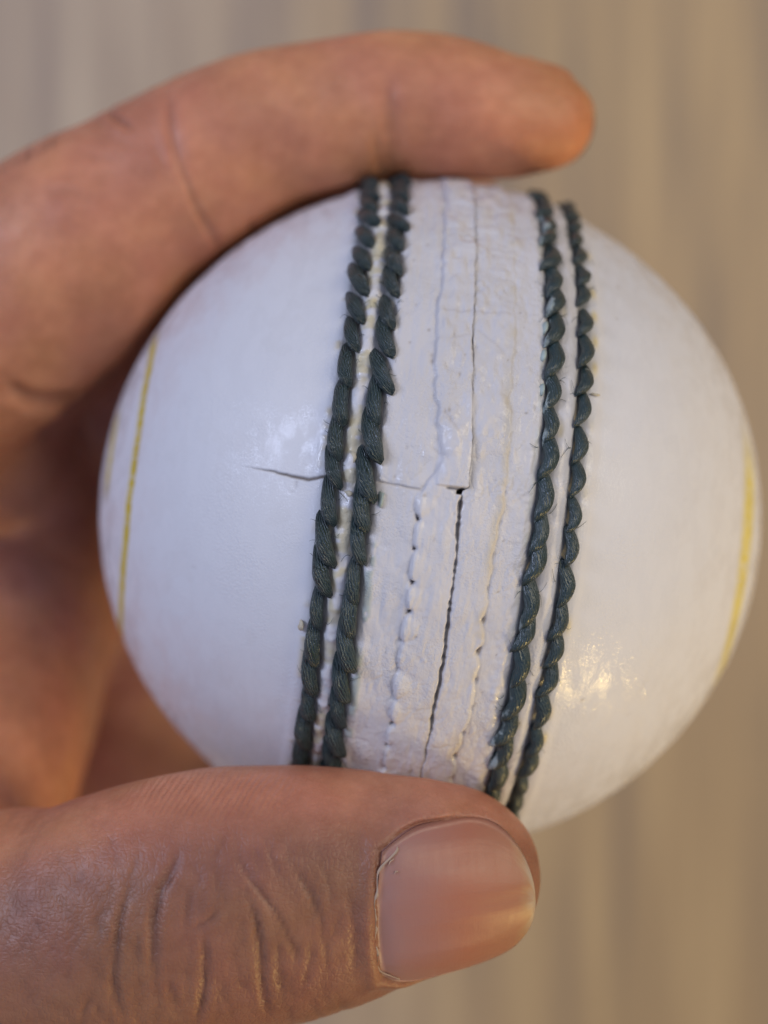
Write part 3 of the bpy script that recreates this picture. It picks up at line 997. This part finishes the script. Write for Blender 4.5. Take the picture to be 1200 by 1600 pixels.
for k in range(150):                 # lesser wrinkles round the joint
    x0, y0 = rr_.uniform(120, 545), rr_.uniform(1290, 1590)
    ln = rr_.uniform(35, 110)
    lean = (x0 - 300) / 900 + rr_.normal(0, 0.22)
    mid = (x0 + lean * ln * 0.5 + rr_.normal(0, 5), y0 + ln * 0.5)
    crease([(x0, y0), mid, (x0 + lean * ln + rr_.normal(0, 8), y0 + ln)], rr_.uniform(0.03, 0.10), rr_.uniform(0.20, 0.28), r_thumb, 0.12)
for k in range(64):                 # slanting lines on the back of the thumb's base
    x0, y0 = rr_.uniform(-20, 190), rr_.uniform(1300, 1590)
    ln = rr_.uniform(40, 110)
    a = math.radians(rr_.choice([48, 60, -52]) + rr_.normal(0, 8))
    crease([(x0, y0), (x0 + 0.5 * ln * math.cos(a), y0 + 0.5 * ln * math.sin(a) + rr_.normal(0, 3)), (x0 + ln * math.cos(a), y0 + ln * math.sin(a))],
           rr_.uniform(0.02, 0.06), rr_.uniform(0.20, 0.28), r_thumb, 0.1)
crd = disp.copy()
# gentle unevenness of flesh
disp += 0.22 * N1(co[:, 0] * 0.11 + 20, co[:, 1] * 0.11 + 20, co[:, 2] * 0.11 + 20) + 0.05 * N2(co[:, 0] * 0.45 + 30, co[:, 1] * 0.45 + 30, co[:, 2] * 0.45 + 30)
# flattened / pressed: do not push skin into the ball
clear = np.linalg.norm(co - CB, axis=1) - (R + 0.45)
disp = np.where(clear < 1.2, np.minimum(disp, 0) * np.clip(clear, 0, 1), disp)
co2 = co + no * disp[:, None]


# nails
def make_nail(base, axis, dorsal, length, halfw, name, label, square=3.2, sink=0.32):
    """base = middle of the cuticle (mm), axis = towards the tip; the plate follows the flesh, the flesh folds up round it"""
    global co2
    ax = np.array(axis, float)
    ax /= np.linalg.norm(ax)
    dn = np.array(dorsal, float)
    dn -= ax * (dn @ ax)
    dn /= np.linalg.norm(dn)
    la = np.cross(dn, ax)
    base = np.array(base, float)
    T, Hh, Wd = [], [], []
    for t in np.linspace(0, length * 0.80, 12):
        for w in np.linspace(-halfw * 0.9, halfw * 0.9, 13):
            o = base + ax * t + la * w + dn * 25
            hit = bvh.ray_cast(Vector(o), Vector(-dn), 40)
            if hit[0] is not None and hit[3] < 32:
                T.append(t)
                Wd.append(w)
                Hh.append(25 - hit[3])
    T, Wd, Hh = map(np.array, (T, Wd, Hh))
    A = lambda t, w: np.stack([np.ones_like(t), t, t * t, w, w * w, w ** 4 * 0.01, t * w * w * 0.1], -1)
    cf = np.linalg.lstsq(A(T, Wd), Hh, rcond=None)[0]
    height = lambda t, w: A(t, w) @ cf + 0.10

    def half_at(q):                 # half-width along the plate: straight sides, rounded tip, softened root corners
        tip = np.clip((q - 0.50) / 0.50, 0, 1)
        root = np.clip((0.30 - q) / 0.30, 0, 1)
        return halfw * np.power(np.clip(1 - tip ** 2.2, 0, 1), 0.5) * (1 - 0.20 * root ** 2)
    nt, nw = 40, 30
    q = 1 - (1 - np.linspace(0, 1, nt)) ** 1.5
    vv = np.linspace(-1, 1, nw)
    Q, V = np.meshgrid(q, vv, indexing='ij')
    hw = half_at(Q)
    t, w = Q * length - 0.75 * (1 - V * V) * (1 - Q) ** 2, V * hw
    z = height(t, w) + 0.22 * sstep(0, 0.12, Q) + 0.10 * N1(w * 0.9 + 40, t * 0.15)
    rim = np.maximum(np.abs(V) ** 16, sstep(0.985, 1.0, Q))
    top = base + t[..., None] * ax + w[..., None] * la + (z - 0.10 * rim)[..., None] * dn
    bot = top - 0.55 * dn
    n = nt * nw
    ids = np.arange(n).reshape(nt, nw)
    f = np.stack([ids[:-1, :-1], ids[1:, :-1], ids[1:, 1:], ids[:-1, 1:]], -1).reshape(-1, 4)
    e = np.concatenate([ids[0, :], ids[1:, -1], ids[-1, -2::-1], ids[-2:0:-1, 0]])
    side = np.stack([e, np.roll(e, -1), np.roll(e, -1) + n, e + n], -1)
    F = np.concatenate([f, f[:, ::-1] + n, side[:, ::-1]])
    pts = np.concatenate([top.reshape(-1, 3), bot.reshape(-1, 3)])
    me = make_mesh(name, W(pts), F)
    uvp = np.stack([Q.ravel(), V.ravel() * 0.5 + 0.5], -1)
    uvp = np.concatenate([uvp, uvp])
    li = np.zeros(len(me.loops), np.int32)
    me.loops.foreach_get('vertex_index', li)
    me.uv_layers.new(name='UVMap').data.foreach_set('uv', uvp[li].astype(np.float32).ravel())
    # the flesh: pressed below the plate, folded up round root and sides
    rel = co2 - base
    rt, rw, rh = rel @ ax, rel @ la, rel @ dn
    near = (no @ dn > 0.1) & (rt > -6) & (rt < length + 4) & (np.abs(rw) < halfw + 5) & (rh > height(np.clip(rt, 0, length), np.clip(rw, -halfw, halfw)) - 5)
    ii = np.nonzero(near)[0]
    tt, ww, hh = rt[ii], rw[ii], rh[ii]
    hq = half_at(np.clip(tt / length, 0, 1))
    tt = tt + 0.75 * np.clip(1 - (ww / (halfw * 0.9)) ** 2, 0, 1) * np.clip(1 - tt / length, 0, 1) ** 2
    din = np.minimum(np.minimum(hq - np.abs(ww), tt), (length - tt) * 0.9)       # > 0 inside the outline
    plate = height(np.clip(tt, 0, length), np.clip(ww, -hq, hq))
    inside = sstep(-0.10, 0.35, din)
    new = np.where(hh > plate - sink, plate - sink, hh)
    hh2 = hh + (new - hh) * inside
    dist = -np.minimum(hq - np.abs(ww), tt)
    distal = sstep(length * 0.62, length * 0.42, tt)
    fold = np.where(din < 0.12, np.exp(-((dist - 0.75) / 0.75) ** 2), 0) * distal * sstep(-5, -2, tt)
    groove = np.exp(-((dist - 0.10) / 0.22) ** 2) * (din < 0.3) * distal
    side_ = sstep(0.5, 2.5, tt)
    hh2 = hh2 + (0.45 + 0.2 * side_) * fold - (0.12 + 0.30 * side_) * groove
    co2[ii] += np.clip(hh2 - hh, -1.6, 1.0)[:, None] * dn
    return me, label, (base, ax, la, dn, height, half_at, length)


thumb_nail = make_nail(P(592, 1398, 30) - THUMB_D * 0, (1.0, 0.03, -0.08), THUMB_D, 14.6, 8.2, 'nail', 'broad pinkish thumbnail with dry pale cuticle')
ib = P(845, 120, 6)
index_nail = make_nail((ib[0] - 2.5, ib[1] - 6, 4.0), (1.0, -0.25, 0.0), (0.25, 0.95, -0.25), 8.0, 4.4, 'nail', 'fingernail of the index finger seen edge on')

# skin tones: deep palm side pinker and duller, back of the thumb browner
palmar = np.clip(0.5 - 0.9 * (no @ np.array([0, -0.35, 0.94])), 0, 1)
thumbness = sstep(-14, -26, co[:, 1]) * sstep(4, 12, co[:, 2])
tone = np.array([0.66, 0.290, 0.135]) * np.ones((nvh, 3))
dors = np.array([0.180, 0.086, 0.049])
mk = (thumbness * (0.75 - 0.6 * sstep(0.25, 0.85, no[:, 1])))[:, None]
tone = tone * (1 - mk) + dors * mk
deep_mute = (sstep(-4, -16, co[:, 2]))[:, None]  # pinker palm skin, also muted with depth to offset warm bounce light
tone = tone * (1 - deep_mute) + np.array([0.50, 0.265, 0.175]) * deep_mute
tip_warm_light = (sstep(780, 900, ppx[:, 0]) * (co[:, 1] > 25))[:, None]  # orange of the warm lamp painted into the index fingertip's skin colour
tone = tone * (1 - 0.5 * tip_warm_light) + np.array([0.58, 0.235, 0.075]) * 0.5 * tip_warm_light
kn = (0.5 * np.exp(-(((ppx[:, 0] - 640) / 70) ** 2 + ((ppx[:, 1] - 1255) / 45) ** 2)) * (co[:, 2] > 8))[:, None]
tone = tone * (1 - kn) + np.array([0.42, 0.18, 0.13]) * kn
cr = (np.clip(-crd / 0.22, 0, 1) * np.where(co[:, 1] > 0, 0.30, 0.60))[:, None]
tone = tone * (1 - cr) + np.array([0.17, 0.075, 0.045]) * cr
tone *= (1 + 0.12 * N3(co[:, 0] * 0.2 + 9, co[:, 1] * 0.2 + 9, co[:, 2] * 0.2 + 9))[:, None]
ridge = np.exp(-(((ppx[:, 0] - 330) / 130) ** 2 + ((ppx[:, 1] - 1235) / 48) ** 2) ** 2) * (co[:, 2] > 8)

hand_me.vertices.foreach_set('co', W(co2).astype(np.float32).ravel())
hand_me.update()
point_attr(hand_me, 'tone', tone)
point_attr(hand_me, 'ridge', ridge)
hand_me.polygons.foreach_set('use_smooth', np.ones(len(hand_me.polygons), bool))
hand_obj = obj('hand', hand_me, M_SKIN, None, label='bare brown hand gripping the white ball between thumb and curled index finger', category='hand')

for me, lab, info in (thumb_nail, index_nail):
    o = obj('nail', me, M_NAIL, hand_obj, label=lab)
    if lab.startswith('broad'):
        base, ax, la, dn, height, half_at, length = info
        vs, fs, off = [], [], 0
        # ragged strip of dry cuticle along the root, and a few torn shreds
        nn = 60
        w = np.linspace(-1, 1, nn)
        wid = 0.06 + 0.22 * (N1(w * 9, 2.0) * 0.5 + 0.5) + 0.2 * np.clip(N2(w * 22, 1), 0, 1)
        wm = w * 7.2
        for k, (a, b) in enumerate(((0.0, 1.0),)):
            t0 = -0.22 + 0.12 * N2(w * 6, 5) - 0.75 * (1 - w * w) + 1.5 * sstep(0.72, 1.0, np.abs(w))
            h0 = height(np.clip(t0, 0, 9), wm * 0.97)
            A_ = base + t0[:, None] * ax + (wm * 0.97)[:, None] * la + (h0 + 0.18)[:, None] * dn
            B_ = base + (t0 + wid)[:, None] * ax + (wm * 0.97)[:, None] * la + (h0 + 0.34)[:, None] * dn
            C_ = base + (t0 + wid)[:, None] * ax + (wm * 0.97)[:, None] * la + (h0 + 0.10)[:, None] * dn
            pts = np.concatenate([A_, B_, C_])
            f = [(i, i + 1, nn + i + 1, nn + i) for i in range(nn - 1)] + [(nn + i, nn + i + 1, 2 * nn + i + 1, 2 * nn + i) for i in range(nn - 1)]
            vs.append(pts)
            fs.append(np.array(f) + off)
            off += len(pts)
        for tq, wq, ln, dr in ((0.5, 0.72, 1.0, 0.5), (1.0, 0.62, 0.7, 0.3)):
            a = np.linspace(0, 1, 7)
            tt = tq + ln * a * 0.5
            ww = np.clip(wq * 7.8 + dr * a * 1.2 + 0.1 * np.sin(a * 5), -8, 8)
            path = base + tt[:, None] * ax + ww[:, None] * la + (height(tt, ww) + 0.36)[:, None] * dn
            p_, f_ = tube_pts(path, 0.06 * np.sin(0.2 + a * 2.7) + 0.01, 4)
            vs.append(p_)
            fs.append(f_ + off)
            off += len(p_)
        obj('cuticle', make_mesh('cuticle', W(np.concatenate(vs)), np.concatenate(fs)), M_CUT, o)

# a few dark hairs on the back of the index finger's base
vs, fs, off = [], [], 0
for k in range(16):
    px, py = random.uniform(-15, 85), 0
    py = 270 - 0.48 * px + random.uniform(-4, 8)
    o = P(px, py, 30)
    d = np.array([o[0], o[1], 30 - DIST])
    d /= np.linalg.norm(d)
    hit = bvh.ray_cast(Vector(o), Vector(d), 60)
    if hit[0] is None:
        continue
    p0 = np.array(hit[0])
    nn = np.array(hit[1])
    a = np.linspace(0, 1, 7)[:, None]
    ln = random.uniform(2.0, 4.2)
    dirv = np.array([random.uniform(0.2, 0.9), 0.55, random.uniform(-0.2, 0.2)])
    path = p0 - 0.2 * nn + a * ln * (0.45 * nn + 0.5 * dirv) + a * a * ln * 0.35 * np.array([0.6, -0.25, 0])
    p_, f_ = tube_pts(path, 0.030 * (1 - 0.75 * a[:, 0]), 4)
    vs.append(p_)
    fs.append(f_ + off)
    off += len(p_)
if vs:
    obj('hair', make_mesh('hair', W(np.concatenate(vs)), np.concatenate(fs)), M_HAIR, hand_obj, kind='stuff')
